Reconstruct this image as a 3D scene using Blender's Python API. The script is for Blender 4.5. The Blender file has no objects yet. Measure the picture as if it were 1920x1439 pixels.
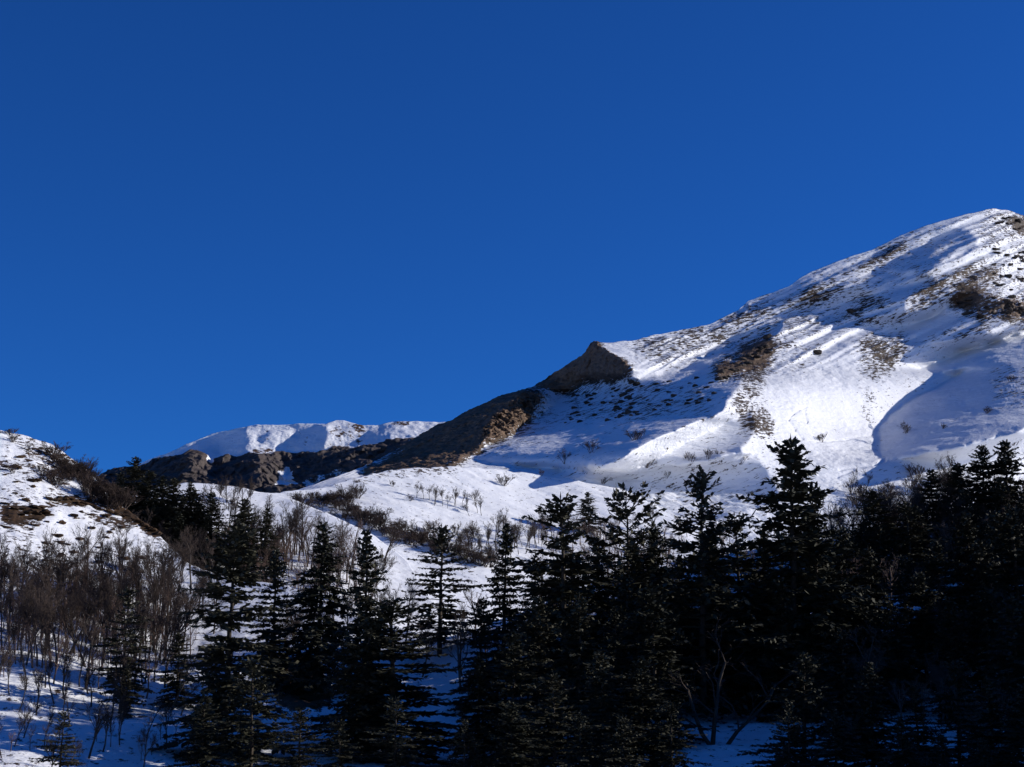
import bpy, math, random
import numpy as np
R = math.radians
rng = random.Random(7)
nrng = np.random.default_rng(11)
sc = bpy.context.scene
col = sc.collection

# ------------------------------------------------------------------ camera
F = 2954.0                      # focal length in pixels of a 1920 wide frame
PITCH = R(12.0)
CAM = np.array((0.0, 0.0, 1.6))
cam_d = bpy.data.cameras.new('camera')
cam_d.sensor_width = 36.0
cam_d.lens = 36.0 * F / 1920.0
cam_d.clip_start = 0.5
cam_d.clip_end = 20000.0
cam = bpy.data.objects.new('camera', cam_d)
col.objects.link(cam)
cam.location = CAM
cam.rotation_euler = (R(90) + PITCH, 0, 0)
sc.camera = cam

# ------------------------------------------------------------------ sky, sun, exposure
SUN_EL, SUN_AZ = R(20.0), R(77.0)      # azimuth clockwise from +Y (the view direction): from the right
w = bpy.data.worlds.new('World')
sc.world = w
w.use_nodes = True
nt = w.node_tree
bg = nt.nodes['Background']
sky = nt.nodes.new('ShaderNodeTexSky')
sky.sky_type = 'NISHITA'
sky.sun_disc = False
sky.sun_elevation = SUN_EL
sky.sun_rotation = SUN_AZ
sky.altitude = 2500
sky.air_density = 1.0
sky.dust_density = 0.0
sky.ozone_density = 4.0
tint = nt.nodes.new('ShaderNodeMix')
tint.data_type = 'RGBA'
tint.blend_type = 'MULTIPLY'
tint.inputs[0].default_value = 1.0
tint.inputs[7].default_value = (0.125, 0.48, 1.03, 1)
nt.links.new(sky.outputs[0], tint.inputs[6])
nt.links.new(tint.outputs[2], bg.inputs[0])
bg.inputs[1].default_value = 0.083
sun_d = bpy.data.lights.new('sun', 'SUN')
sun_d.energy = 4.0
sun_d.angle = R(0.5)
sun_d.color = (1.0, 0.95, 0.88)
sun = bpy.data.objects.new('sun', sun_d)
col.objects.link(sun)
SUNV = np.array((math.sin(SUN_AZ) * math.cos(SUN_EL), math.cos(SUN_AZ) * math.cos(SUN_EL), math.sin(SUN_EL)))
from mathutils import Vector
sun.rotation_euler = Vector(SUNV).to_track_quat('Z', 'Y').to_euler()
sc.view_settings.view_transform = 'Standard'
sc.view_settings.look = 'None'
sc.view_settings.exposure = 0.33
sc.view_settings.gamma = 1.0
sc.cycles.use_denoising = True
sc.cycles.max_bounces = 5
sc.cycles.diffuse_bounces = 3

# ------------------------------------------------------------------ helpers
def new_obj(name, mesh, parent=None):
    o = bpy.data.objects.new(name, mesh)
    col.objects.link(o)
    if parent is not None:
        o.parent = parent
    return o

def tag(o, label, cat, group=None):
    o['label'] = label
    o['category'] = cat
    if group:
        o['group'] = group
    return o

def rays(px, py):
    """world direction of a view line, scaled so that its y is 1"""
    a = (px - 960.0) / F
    b = (719.5 - py) / F
    c, s = math.cos(PITCH), math.sin(PITCH)
    y = c - b * s
    z = s + b * c
    return np.stack([a / y, np.ones_like(y), z / y], -1)

_P = nrng.permutation(256)
_P = np.concatenate([_P, _P, _P])
_G = nrng.normal(size=(256, 3))
_G /= np.linalg.norm(_G, axis=1)[:, None]

def perlin(p):
    """gradient noise, p (...,3)"""
    i = np.floor(p).astype(np.int64)
    f = p - i
    u = f * f * f * (f * (f * 6 - 15) + 10)
    i &= 255
    out = 0
    for dx in (0, 1):
        for dy in (0, 1):
            for dz in (0, 1):
                h = _P[_P[_P[(i[..., 0] + dx) & 255] + ((i[..., 1] + dy) & 255)] + ((i[..., 2] + dz) & 255)]
                g = _G[h]
                d = f - np.array((dx, dy, dz))
                wgt = (u[..., 0] if dx else 1 - u[..., 0]) * (u[..., 1] if dy else 1 - u[..., 1]) * (u[..., 2] if dz else 1 - u[..., 2])
                out = out + wgt * (g * d).sum(-1)
    return out * 1.5

def fbm(p, octv=4, gain=0.5):
    a, s, out = 1.0, 1.0, 0
    for k in range(octv):
        out = out + a * perlin(p * s + 17.3 * k)
        a *= gain
        s *= 2.03
    return out

def ridged(p, octv=4):
    a, s, out = 1.0, 1.0, 0
    for k in range(octv):
        out = out + a * (1 - 2 * np.abs(perlin(p * s + 9.1 * k)))
        a *= 0.5
        s *= 2.07
    return out

def inside(poly, X, Y):
    c = np.zeros(X.shape, bool)
    n = len(poly)
    for i in range(n):
        x1, y1 = poly[i]
        x2, y2 = poly[(i + 1) % n]
        if y1 == y2:
            continue
        t = ((y1 > Y) != (y2 > Y)) & (X < (x2 - x1) * (Y - y1) / (y2 - y1) + x1)
        c ^= t
    return c

def blur(a, r):
    if r < 1:
        return a
    k = np.exp(-0.5 * (np.arange(-3 * r, 3 * r + 1) / r) ** 2)
    k /= k.sum()
    for ax in (0, 1):
        n = a.shape[ax]
        q = np.pad(a, [(3 * r, 3 * r) if x == ax else (0, 0) for x in (0, 1)], mode='edge')
        a = sum(kk * (q[m:m + n] if ax == 0 else q[:, m:m + n]) for m, kk in enumerate(k))
    return a

_wy, _wx = np.meshgrid(np.arange(768) * 0.06, np.arange(768) * 0.05, indexing='ij')
_wp = np.stack([_wx, _wy, _wx * 0 + 3.3], -1)
WOB = np.stack([fbm(_wp, 3), fbm(_wp + 40, 3)])

class Map:
    """a hand drawn plan of a hillside: regions with a value, on a 2 unit grid"""
    def __init__(s, x0, x1, y0, y1, base, regions, soft=2):
        s.x0, s.y0, s.st = x0, y0, 2.0
        X, Y = np.meshgrid(np.arange(x0, x1, 2.0), np.arange(y0, y1, 2.0))
        j, i = (X / 2).astype(int) % WOB.shape[2], (Y / 2).astype(int) % WOB.shape[1]
        Xw = X + 8 * WOB[0, i, j]
        Yw = Y + 5 * WOB[1, i, j]
        A = np.full(X.shape, float(base))
        for poly, v in regions:
            A[inside(poly, Xw, Yw)] = v
        s.A = blur(A, soft)
    def at(s, px, py):
        x = np.clip((px - s.x0) / s.st, 0, s.A.shape[1] - 1.001)
        y = np.clip((py - s.y0) / s.st, 0, s.A.shape[0] - 1.001)
        i, j = y.astype(int), x.astype(int)
        fy, fx = y - i, x - j
        A = s.A
        return (A[i, j] * (1 - fy) + A[i + 1, j] * fy) * (1 - fx) + (A[i, j + 1] * (1 - fy) + A[i + 1, j + 1] * fy) * fx

def relief_from_tilt(m, metres, mu=0.04, lam=600.0):
    """turn a plan of sideways tilts (which way each flank faces) into a relief in metres"""
    S = m.A * metres * m.st
    p = 200
    S = np.pad(S, p, mode='linear_ramp')
    kx = 2 * np.pi * np.fft.fftfreq(S.shape[1])[None, :]
    ky = 2 * np.pi * np.fft.fftfreq(S.shape[0])[:, None]
    den = kx ** 2 + mu * ky ** 2 + (m.st / lam) ** 2
    D = np.fft.ifft2(-1j * kx * np.fft.fft2(S) / den).real
    r = Map.__new__(Map)
    r.x0, r.y0, r.st = m.x0, m.y0, m.st
    r.A = D[p:-p, p:-p]
    return r

def smooth1(xs, v, r):
    g = np.arange(xs[0] - 4 * r, xs[-1] + 4 * r, 4.0)
    q = np.interp(g, xs, v)
    k = np.exp(-0.5 * (np.arange(-3 * r, 3 * r + 1, 4.0) / r) ** 2)
    q = np.convolve(np.pad(q, len(k) // 2, mode='edge'), k / k.sum(), 'valid')
    return np.interp(xs, g, q[:len(g)])

LAYERS = {}
class Hill:
    """a hillside lofted from its foot to its crest, with a far side that falls away behind the crest"""
    def __init__(s, name, xs, crest, foot, nrow, power=1.0, relief=None, rough=None, bare=None, rock=None, backslope=0.7, backlen=160, mats=None, turn=(), floor=-30.0, micro=0.0):
        c = np.array(crest, float)
        f = np.array(foot, float)
        s.xs = xs
        cy, cd = np.interp(xs, c[:, 0], c[:, 1]), np.interp(xs, c[:, 0], c[:, 2])
        fy, fd = np.interp(xs, f[:, 0], f[:, 1]), np.interp(xs, f[:, 0], f[:, 2])
        cd, fd = smooth1(xs, cd, 45.0), smooth1(xs, fd, 60.0)
        s.cy, s.fy = cy, fy
        t = np.linspace(0, 1, nrow)[:, None]
        PY = fy + (cy - fy) * t
        PX = np.broadcast_to(xs, PY.shape)
        cys, fys = smooth1(xs, cy, 60.0), smooth1(xs, fy, 60.0)
        tt = (fys - PY) / (fys - cys)
        D = fd + (cd - fd) * np.sign(tt) * np.abs(tt) ** power
        if len(turn):
            q = np.array(turn, float)
            D = D * np.interp(xs, q[:, 0], q[:, 1])
        if relief is not None:
            D = D + relief.at(PX, PY)
        P = CAM + rays(PX, PY) * D[..., None]
        rk = rock.at(PX, PY) if rock is not None else np.zeros(PX.shape)
        br = bare.at(PX, PY) if bare is not None else np.zeros(PX.shape)
        if rough is not None:
            P = rough(P, rk, br, PX, PY)
        s.P, s.nrow = P, nrow
        # far side
        back = []
        top = P[-1]
        d = (top - CAM) * np.array((1, 1, 0))
        d /= np.linalg.norm(d, axis=1)[:, None]
        for k, q in enumerate((0.03, 0.1, 0.25, 0.5, 1.0)):
            L = backlen * q
            b = top + d * L
            b[:, 2] -= backslope * L * (0.6 + 0.4 * q)
            b += 0.03 * L * perlin(b * 0.02)[:, None]
            back.append(b)
        # skirt under the foot
        low = P[0].copy()
        low[:, 1] -= 3
        low[:, 2] = np.minimum(low[:, 2] - 12, floor)
        V = np.concatenate([low[None], P, np.array(back)], 0)
        nr, nc = V.shape[:2]
        idx = np.arange(nr * nc).reshape(nr, nc)
        quads = np.stack([idx[:-1, :-1], idx[:-1, 1:], idx[1:, 1:], idx[1:, :-1]], -1).reshape(-1, 4)
        me = bpy.data.meshes.new(name)
        me.vertices.add(nr * nc)
        me.vertices.foreach_set('co', V.reshape(-1).astype(np.float32))
        me.loops.add(quads.size)
        me.loops.foreach_set('vertex_index', quads.reshape(-1).astype(np.int32))
        me.polygons.add(len(quads))
        me.polygons.foreach_set('loop_start', np.arange(0, quads.size, 4, dtype=np.int32))
        me.polygons.foreach_set('use_smooth', np.ones(len(quads), bool))
        me.update()
        C = np.zeros((nr, nc, 4), np.float32)
        C[..., 3] = 1
        C[1:1 + nrow, :, 0] = br
        C[1:1 + nrow, :, 1] = rk
        C[1 + nrow:, :, 0] = br[-1]
        C[1 + nrow:, :, 1] = rk[-1]
        at = me.attributes.new('cover', 'FLOAT_COLOR', 'POINT')
        at.data.foreach_set('color', C.reshape(-1))
        me.materials.append(mats)
        s.o = new_obj(name, me)
        s.o['kind'] = 'structure'
        LAYERS[name] = s
    def pt(s, px, py):
        u = float(np.clip(np.interp(px, s.xs, np.arange(len(s.xs))), 0, len(s.xs) - 1.001))
        cy, fy = np.interp(px, s.xs, s.cy), np.interp(px, s.xs, s.fy)
        v = float(np.clip((py - fy) / (cy - fy), 0, 1)) * (s.nrow - 1)
        v = min(v, s.nrow - 1.001)
        j, i = int(u), int(v)
        a, b = u - j, v - i
        P = s.P
        return (P[i, j] * (1 - a) + P[i, j + 1] * a) * (1 - b) + (P[i + 1, j] * (1 - a) + P[i + 1, j + 1] * a) * b

# ------------------------------------------------------------------ materials
def node_mat(name):
    m = bpy.data.materials.new(name)
    m.use_nodes = True
    return m, m.node_tree, m.node_tree.nodes, m.node_tree.links, m.node_tree.nodes['Principled BSDF']

def terrain_mat(name, patch, zs, grass, grass2, rockc, rockc2, bump=0.25, strike=0.0, along=1.0, snow=(0.86, 0.87, 0.89)):
    """snow with bare grass / rock where the 'cover' attribute and a noise say so"""
    m, t, N, L, bs = node_mat(name)
    geo = N.new('ShaderNodeNewGeometry')
    mp = N.new('ShaderNodeMapping')
    mp.inputs['Scale'].default_value = (patch * along, patch * 0.6, patch * zs)
    mr = N.new('ShaderNodeMapping')
    mr.inputs['Rotation'].default_value = (0, strike, 0)
    L.new(geo.outputs['Position'], mr.inputs[0])
    L.new(mr.outputs[0], mp.inputs[0])
    att = N.new('ShaderNodeAttribute')
    att.attribute_name = 'cover'
    sep = N.new('ShaderNodeSeparateColor')
    L.new(att.outputs['Color'], sep.inputs[0])
    n1 = N.new('ShaderNodeTexNoise')
    n1.inputs['Scale'].default_value = 1.0
    n1.inputs['Detail'].default_value = 5
    n1.inputs['Roughness'].default_value = 0.74
    L.new(mp.outputs[0], n1.inputs[0])
    def math_(op, a, b, clamp=False):
        q = N.new('ShaderNodeMath')
        q.operation = op
        q.use_clamp = clamp
        for k, v in enumerate((a, b)):
            if isinstance(v, (int, float)):
                q.inputs[k].default_value = v
            else:
                L.new(v, q.inputs[k])
        return q.outputs[0]
    # noise is near 0.5 +- 0.15: spread it to 0..1 and compare with 1 - cover
    spread = math_('MULTIPLY_ADD', n1.outputs[0], 2.6)
    spread.node.inputs[2].default_value = -0.8
    nbig = N.new('ShaderNodeTexNoise')
    nbig.inputs['Scale'].default_value = patch * 0.16
    nbig.inputs['Detail'].default_value = 4
    L.new(geo.outputs['Position'], nbig.inputs[0])
    big = math_('MULTIPLY_ADD', nbig.outputs[0], 0.9)
    big.node.inputs[2].default_value = -0.45
    big = math_('MULTIPLY', big, math_('MULTIPLY', sep.outputs[0], 1.6, True))
    d = math_('ADD', spread, math_('ADD', sep.outputs[0], big))
    d = math_('SUBTRACT', d, 1.0)
    mask = math_('MULTIPLY', d, 9.0, True)
    # colours of the bare ground
    n2 = N.new('ShaderNodeTexNoise')
    n2.inputs['Scale'].default_value = patch * 1.7
    n2.inputs['Detail'].default_value = 6
    L.new(geo.outputs['Position'], n2.inputs[0])
    def ramp(fac, stops):
        r = N.new('ShaderNodeValToRGB')
        e = r.color_ramp.elements
        e[0].position, e[0].color = stops[0][0], (*stops[0][1], 1)
        e[1].position, e[1].color = stops[-1][0], (*stops[-1][1], 1)
        for p_, c_ in stops[1:-1]:
            x = e.new(p_)
            x.color = (*c_, 1)
        L.new(fac, r.inputs[0])
        return r.outputs[0]
    def mix(f, a, b):
        q = N.new('ShaderNodeMix')
        q.data_type = 'RGBA'
        L.new(f, q.inputs[0])
        for k, v in ((6, a), (7, b)):
            if isinstance(v, tuple):
                q.inputs[k].default_value = (*v, 1)
            else:
                L.new(v, q.inputs[k])
        return q.outputs[2]
    gcol = ramp(n2.outputs[0], [(0.35, grass), (0.62, grass2)])
    n3 = N.new('ShaderNodeTexNoise')
    n3.inputs['Scale'].default_value = patch * 0.8
    n3.inputs['Detail'].default_value = 8
    n3.inputs['Roughness'].default_value = 0.7
    mp3 = N.new('ShaderNodeMapping')
    mp3.inputs['Scale'].default_value = (1, 1, 2.2)
    mp3.inputs['Rotation'].default_value = (0.25, 0.35, 0)
    L.new(geo.outputs['Position'], mp3.inputs[0])
    L.new(mp3.outputs[0], n3.inputs[0])
    rcol = ramp(n3.outputs[0], [(0.32, rockc), (0.5, tuple(0.5 * (a + b) for a, b in zip(rockc, rockc2))), (0.68, rockc2)])
    ground = mix(sep.outputs[1], gcol, rcol)
    nsn = N.new('ShaderNodeTexNoise')
    nsn.inputs['Scale'].default_value = patch * 0.25
    nsn.inputs['Detail'].default_value = 5
    L.new(geo.outputs['Position'], nsn.inputs[0])
    scol = ramp(nsn.outputs[0], [(0.3, tuple(x * 0.93 for x in snow)), (0.6, snow)])
    L.new(mix(mask, scol, ground), bs.inputs['Base Color'])
    bs.inputs['Roughness'].default_value = 0.75
    bs.inputs['Specular IOR Level'].default_value = 0.15
    # fine relief: wind ripples in the snow, tufts and stones in the bare ground
    nb = N.new('ShaderNodeTexNoise')
    nb.inputs['Scale'].default_value = 1.0
    nb.inputs['Detail'].default_value = 6
    nb.inputs['Roughness'].default_value = 0.6
    mpb = N.new('ShaderNodeMapping')
    mpb.inputs['Scale'].default_value = (patch * 0.9, patch * 0.9, patch * 2.4)
    L.new(geo.outputs['Position'], mpb.inputs[0])
    L.new(mpb.outputs[0], nb.inputs[0])
    hsum = math_('MULTIPLY_ADD', mask, 0.35)
    L.new(nb.outputs[0], hsum.node.inputs[2])
    bp = N.new('ShaderNodeBump')
    bp.inputs['Strength'].default_value = bump
    bp.inputs['Distance'].default_value = 0.55 / patch
    L.new(hsum, bp.inputs['Height'])
    L.new(bp.outputs[0], bs.inputs['Normal'])
    return m

GR, GR2 = (0.024, 0.017, 0.013), (0.078, 0.052, 0.034)
M_near = terrain_mat('near_snow', 1.1, 2.2, (0.018, 0.013, 0.009), (0.075, 0.042, 0.022), (0.06, 0.038, 0.024), (0.20, 0.11, 0.065), bump=0.4)
M_mid = terrain_mat('meadow_snow', 0.6, 2.5, GR, GR2, (0.06, 0.045, 0.035), (0.2, 0.15, 0.1))
M_mtn = terrain_mat('mountain_snow', 0.42, 3.0, GR, GR2, (0.065, 0.045, 0.034), (0.25, 0.16, 0.10), bump=0.5, strike=R(20), along=0.55)
M_far = terrain_mat('far_snow', 0.16, 1.6, (0.05, 0.032, 0.022), (0.14, 0.085, 0.055), (0.035, 0.029, 0.028), (0.12, 0.095, 0.085), bump=0.5)

def flat_mat(name, c1, c2, scale, rough=0.8, bump=0.0):
    m, t, N, L, bs = node_mat(name)
    tc = N.new('ShaderNodeTexCoord')
    oi = N.new('ShaderNodeObjectInfo')
    n = N.new('ShaderNodeTexNoise')
    n.inputs['Scale'].default_value = scale
    n.inputs['Detail'].default_value = 5
    L.new(tc.outputs['Object'], n.inputs[0])
    ad = N.new('ShaderNodeMath')
    ad.operation = 'MULTIPLY_ADD'
    L.new(oi.outputs['Random'], ad.inputs[0])
    ad.inputs[1].default_value = 0.30
    L.new(n.outputs[0], ad.inputs[2])
    r = N.new('ShaderNodeValToRGB')
    r.color_ramp.elements[0].position = 0.42
    r.color_ramp.elements[0].color = (*c1, 1)
    r.color_ramp.elements[1].position = 0.92
    r.color_ramp.elements[1].color = (*c2, 1)
    L.new(ad.outputs[0], r.inputs[0])
    L.new(r.outputs[0], bs.inputs['Base Color'])
    bs.inputs['Roughness'].default_value = rough
    bs.inputs['Specular IOR Level'].default_value = 0.2
    if bump:
        b = N.new('ShaderNodeBump')
        b.inputs['Strength'].default_value = bump
        b.inputs['Distance'].default_value = 0.1
        L.new(n.outputs[0], b.inputs['Height'])
        L.new(b.outputs[0], bs.inputs['Normal'])
    return m

M_needle = flat_mat('fir_needles', (0.028, 0.031, 0.020), (0.075, 0.068, 0.042), 0.8)
M_bark = flat_mat('fir_bark', (0.030, 0.024, 0.019), (0.085, 0.066, 0.05), 3.0, 0.9, 0.4)
M_grey_bark = flat_mat('pale_bark', (0.034, 0.027, 0.022), (0.11, 0.088, 0.072), 2.0, 0.9, 0.4)
M_twig = flat_mat('bare_twigs', (0.038, 0.027, 0.022), (0.095, 0.068, 0.054), 1.2, 0.9)
M_shrub = flat_mat('shrub_twigs', (0.036, 0.025, 0.020), (0.10, 0.068, 0.052), 1.2, 0.9)
M_under = flat_mat('undergrowth_stems', (0.075, 0.050, 0.040), (0.19, 0.125, 0.095), 1.2, 0.9)
M_stone = flat_mat('stone', (0.018, 0.015, 0.013), (0.085, 0.066, 0.052), 1.5, 0.9, 0.6)
M_tuft = flat_mat('dead_grass', (0.016, 0.010, 0.006), (0.085, 0.046, 0.022), 2.5, 0.9, 0.6)

# ------------------------------------------------------------------ the large ground sheet
gm = bpy.data.meshes.new('ground')
gv, gf = [], []
GN = 40
for i in range(GN + 1):
    for j in range(GN + 1):
        gv.append((-8000 + 16000 * j / GN, -8000 + 16000 * i / GN, -36 + 1.5 * math.sin(i * 1.7) * math.cos(j * 2.1)))
for i in range(GN):
    for j in range(GN):
        a = i * (GN + 1) + j
        gf.append((a, a + 1, a + GN + 2, a + GN + 1))
gm.from_pydata(gv, [], gf)
gm.materials.append(M_mid)
go = new_obj('ground', gm)
go['kind'] = 'structure'

# ------------------------------------------------------------------ far ridge
far_crest = [(-700, 960, 1340), (0, 950, 1431), (200, 890, 1457), (265, 868, 1465), (300, 855, 1470), (345, 836, 1476), (372, 824, 1479), (395, 814, 1482), (440, 804, 1488), (478, 797, 1493), (520, 797, 1499), (560, 795, 1504), (610, 796, 1510), (630, 788, 1513), (645, 788, 1515), (672, 797, 1518), (705, 798, 1523), (735, 792, 1527), (770, 790, 1531), (830, 792, 1539), (1000, 800, 1561), (1300, 850, 1600), (1700, 930, 1652), (2600, 1000, 1769)]
far_foot = [(-700, 1000, 1220), (200, 945, 1330), (700, 945, 1390), (2600, 1040, 1600)]
crag_line = [(150, 905), (265, 874), (317, 860), (360, 847), (385, 852), (397, 871), (413, 863), (467, 850), (510, 857), (533, 853), (567, 853), (617, 843), (683, 837), (733, 827), (800, 822), (900, 830), (900, 980), (150, 980)]
far_tilt = Map(0, 1000, 740, 1000, 0.35, [
    ([(405, 833), (440, 808), (453, 808), (470, 818), (455, 853), (418, 858)], -1.0),
    ([(483, 833), (500, 810), (517, 806), (497, 832)], -0.8),
    ([(530, 848), (555, 820), (583, 798), (610, 793), (618, 815), (602, 842), (567, 855)], -0.75),
    ([(643, 835), (683, 813), (733, 797), (745, 803), (722, 827), (655, 842)], -0.9),
    ([(300, 850), (372, 822), (405, 812), (412, 835), (415, 858), (397, 872), (360, 848)], 1.1),
    ([(265, 880), (317, 862), (365, 852), (367, 905), (260, 905)], -2.6),
    ([(413, 868), (490, 852), (500, 905), (410, 910)], -3.0),
    ([(540, 860), (690, 840), (700, 905), (540, 905)], -3.0),
    ([(700, 840), (800, 825), (760, 890), (690, 900)], -2.6)], 2)
far_rel = relief_from_tilt(far_tilt, 1490 / F, 0.05, 120)
far_rock = Map(0, 1000, 740, 1000, 0.0, [(crag_line, 1.0)], 1)
far_bare = Map(0, 1000, 740, 1000, 0.06, [
    (crag_line, 1.25),
    ([(480, 835), (510, 822), (515, 840), (520, 858), (470, 855)], 0.62), ([(620, 800), (690, 800), (680, 830), (610, 845)], 0.42),
    ([(640, 792), (690, 797), (670, 806)], 0.8), ([(730, 789), (770, 789), (770, 800), (735, 803)], 0.62),
    ([(525, 893), (540, 880), (560, 902), (570, 912), (525, 912)], 0.05),
    ([(570, 905), (600, 893), (650, 888), (690, 878), (735, 862), (760, 848), (770, 832), (780, 836), (760, 862), (700, 890), (620, 902), (575, 912)], 0.55),
    ([(480, 800), (600, 800), (590, 840), (480, 845)], 0.18)], 1)
def far_rough(P, rk, br, PX, PY):
    q = P * np.array((0.02, 0.02, 0.012))
    P = P.copy()
    n = ridged(q + np.array((3.0, 1, 0)), 5)
    P[..., 1] -= rk * (8 * n + 5 * ridged(P * np.array((0.07, 0.07, 0.035)) + 6, 4))
    P[..., 0] += rk * 4 * fbm(P * 0.05 + 11, 3)
    P[..., 2] += (0.5 + 1.0 * rk) * fbm(P * 0.05, 4) * 2.0
    P[..., 1] += (1 - rk) * 2.2 * fbm(P * np.array((0.06, 0.06, 0.02)), 4)
    return P
Hill('far_ridge', np.concatenate([np.arange(-700, 180, 10.0), np.arange(180, 900, 1.6), np.arange(900, 2600, 20.0)]), far_crest, far_foot, 120, 1.0, far_rel, far_rough, far_bare, far_rock, mats=M_far, backlen=500)

# ------------------------------------------------------------------ main mountain
pk_crest = [(350, 985, 560), (600, 905, 565), (690, 872, 570), (720, 858, 573), (760, 835, 580), (815, 800, 592), (850, 788, 597), (880, 769, 602), (895, 764, 605), (925, 750, 612), (950, 741, 618), (985, 731, 630), (996, 729, 645), (1010, 720, 690), (1060, 688, 708), (1098, 661, 716), (1106, 645, 718), (1113, 640, 720), (1120, 642, 722), (1180, 640, 735), (1250, 625, 750), (1330, 607, 765), (1385, 581, 778), (1403, 565, 784), (1480, 536, 790), (1520, 511, 798), (1580, 490, 808), (1650, 462, 820), (1700, 438, 830), (1760, 415, 840), (1820, 401, 850), (1860, 392, 858), (1888, 393, 866), (1920, 405, 880), (2000, 436, 940), (2150, 470, 960), (2400, 560, 980), (2700, 660, 1000)]
pk_foot = [(350, 1000, 540), (690, 915, 555), (850, 910, 556), (1000, 925, 550), (1160, 960, 530), (1300, 1040, 505), (1500, 1080, 495), (1700, 1060, 510), (1920, 1020, 540), (2300, 980, 560), (2700, 950, 580)]
S1 = [(1180, 705), (1235, 712), (1300, 686), (1345, 664), (1400, 638), (1470, 606), (1440, 640), (1400, 665), (1345, 690), (1338, 714), (1370, 712), (1396, 698), (1378, 740), (1352, 775), (1300, 797), (1240, 826), (1190, 846), (1150, 872), (1100, 886), (1000, 878), (900, 866), (880, 857), (960, 814), (1030, 772), (1060, 735), (1110, 705)]
S5 = [(1633, 509), (1740, 456), (1810, 428), (1832, 464), (1765, 492), (1717, 526), (1653, 537), (1680, 515)]
S6 = [(1546, 593), (1582, 577), (1613, 560), (1661, 547), (1717, 529), (1760, 521), (1712, 549), (1690, 574), (1692, 587), (1633, 600), (1577, 604)]
S7 = [(1613, 637), (1661, 625), (1717, 602), (1774, 577), (1796, 560), (1819, 554), (1914, 574), (1960, 580), (1960, 606), (1886, 620), (1774, 640), (1715, 642), (1712, 630)]
S8 = [(1723, 693), (1800, 665), (1920, 622), (2200, 540), (2200, 760), (1960, 785), (1880, 818), (1760, 846), (1660, 863), (1648, 845), (1646, 800), (1665, 785), (1690, 760), (1732, 737), (1788, 708), (1808, 690), (1754, 695)]
C1 = [(990, 730), (1060, 684), (1102, 636), (1116, 634), (1132, 652), (1168, 674), (1190, 694), (1160, 706), (1112, 712), (1066, 734), (1020, 740)]
C2 = [(680, 880), (720, 856), (815, 796), (925, 746), (985, 726), (988, 745), (950, 765), (925, 790), (905, 810), (903, 842), (850, 872), (760, 890), (690, 895)]
C3 = [(945, 765), (990, 738), (1022, 745), (1030, 770), (995, 792), (960, 812), (905, 840), (903, 810), (920, 783)]
pk_tilt = Map(600, 2300, 360, 1100, 0.42, [
    ([(1180, 640), (1380, 580), (1560, 500), (1850, 390), (1960, 400), (1960, 640), (1600, 640), (1450, 625), (1300, 680), (1230, 705)], 0.62),
    ([(1200, 880), (1260, 850), (1320, 815), (1380, 782), (1410, 765), (1418, 800), (1390, 850), (1300, 880)], -1.4),
    ([(1160, 900), (1420, 850), (1470, 940), (1300, 990), (1150, 960)], -0.25),
    ([(1400, 580), (1480, 545), (1560, 512), (1650, 472), (1695, 462), (1640, 492), (1560, 528), (1480, 562), (1410, 598)], 0.0),
    ([(1420, 820), (1450, 640), (1700, 610), (1660, 780), (1640, 900), (1480, 900)], 0.40),
    ([(1480, 740), (1530, 740), (1560, 800), (1600, 900), (1560, 920), (1510, 830)], 0.65),
    (S1, -3.0), ([(1040, 765), (1110, 712), (1185, 706), (1240, 716), (1220, 770), (1120, 800), (960, 835), (900, 860)], -3.6), (S5, -1.0), (S6, -0.9), (S7, -1.1), (S8, -2.8), ([(2000, 500), (2300, 450), (2300, 850), (2000, 800)], 0.3),
    ([(1640, 870), (1760, 852), (1890, 822), (1960, 800), (2100, 780), (2100, 900), (1640, 960)], 0.35),
    
    ([(1850, 392), (1900, 392), (2000, 430), (2000, 570), (1890, 560), (1870, 480)], 0.95),
    (C1, -2.4), (C2, -3.0), (C3, -1.0),
    ([(1115, 640), (1180, 643), (1240, 690), (1235, 708), (1195, 705), (1180, 670)], 0.7),
    ([(1000, 735), (1040, 735), (1030, 760)], 0.5)], 1)
pk_tilt.A = np.where(pk_tilt.A < 0, pk_tilt.A * 1.35, pk_tilt.A)
pk_rel = relief_from_tilt(pk_tilt, 690 / F, 0.02, 420)
pk_rock = Map(600, 2300, 360, 1100, 0.0, [(C1, 1), (C2, 1), (C3, 1), ([(1340, 690), (1400, 650), (1440, 640), (1450, 690), (1395, 700), (1345, 715)], 0.5), ([(1700, 560), (1760, 510), (1870, 495), (1900, 530), (1800, 590), (1690, 590)], 0.2), ([(1790, 556), (1920, 560), (1920, 600), (1760, 590)], 0.8)], 1)
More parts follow.
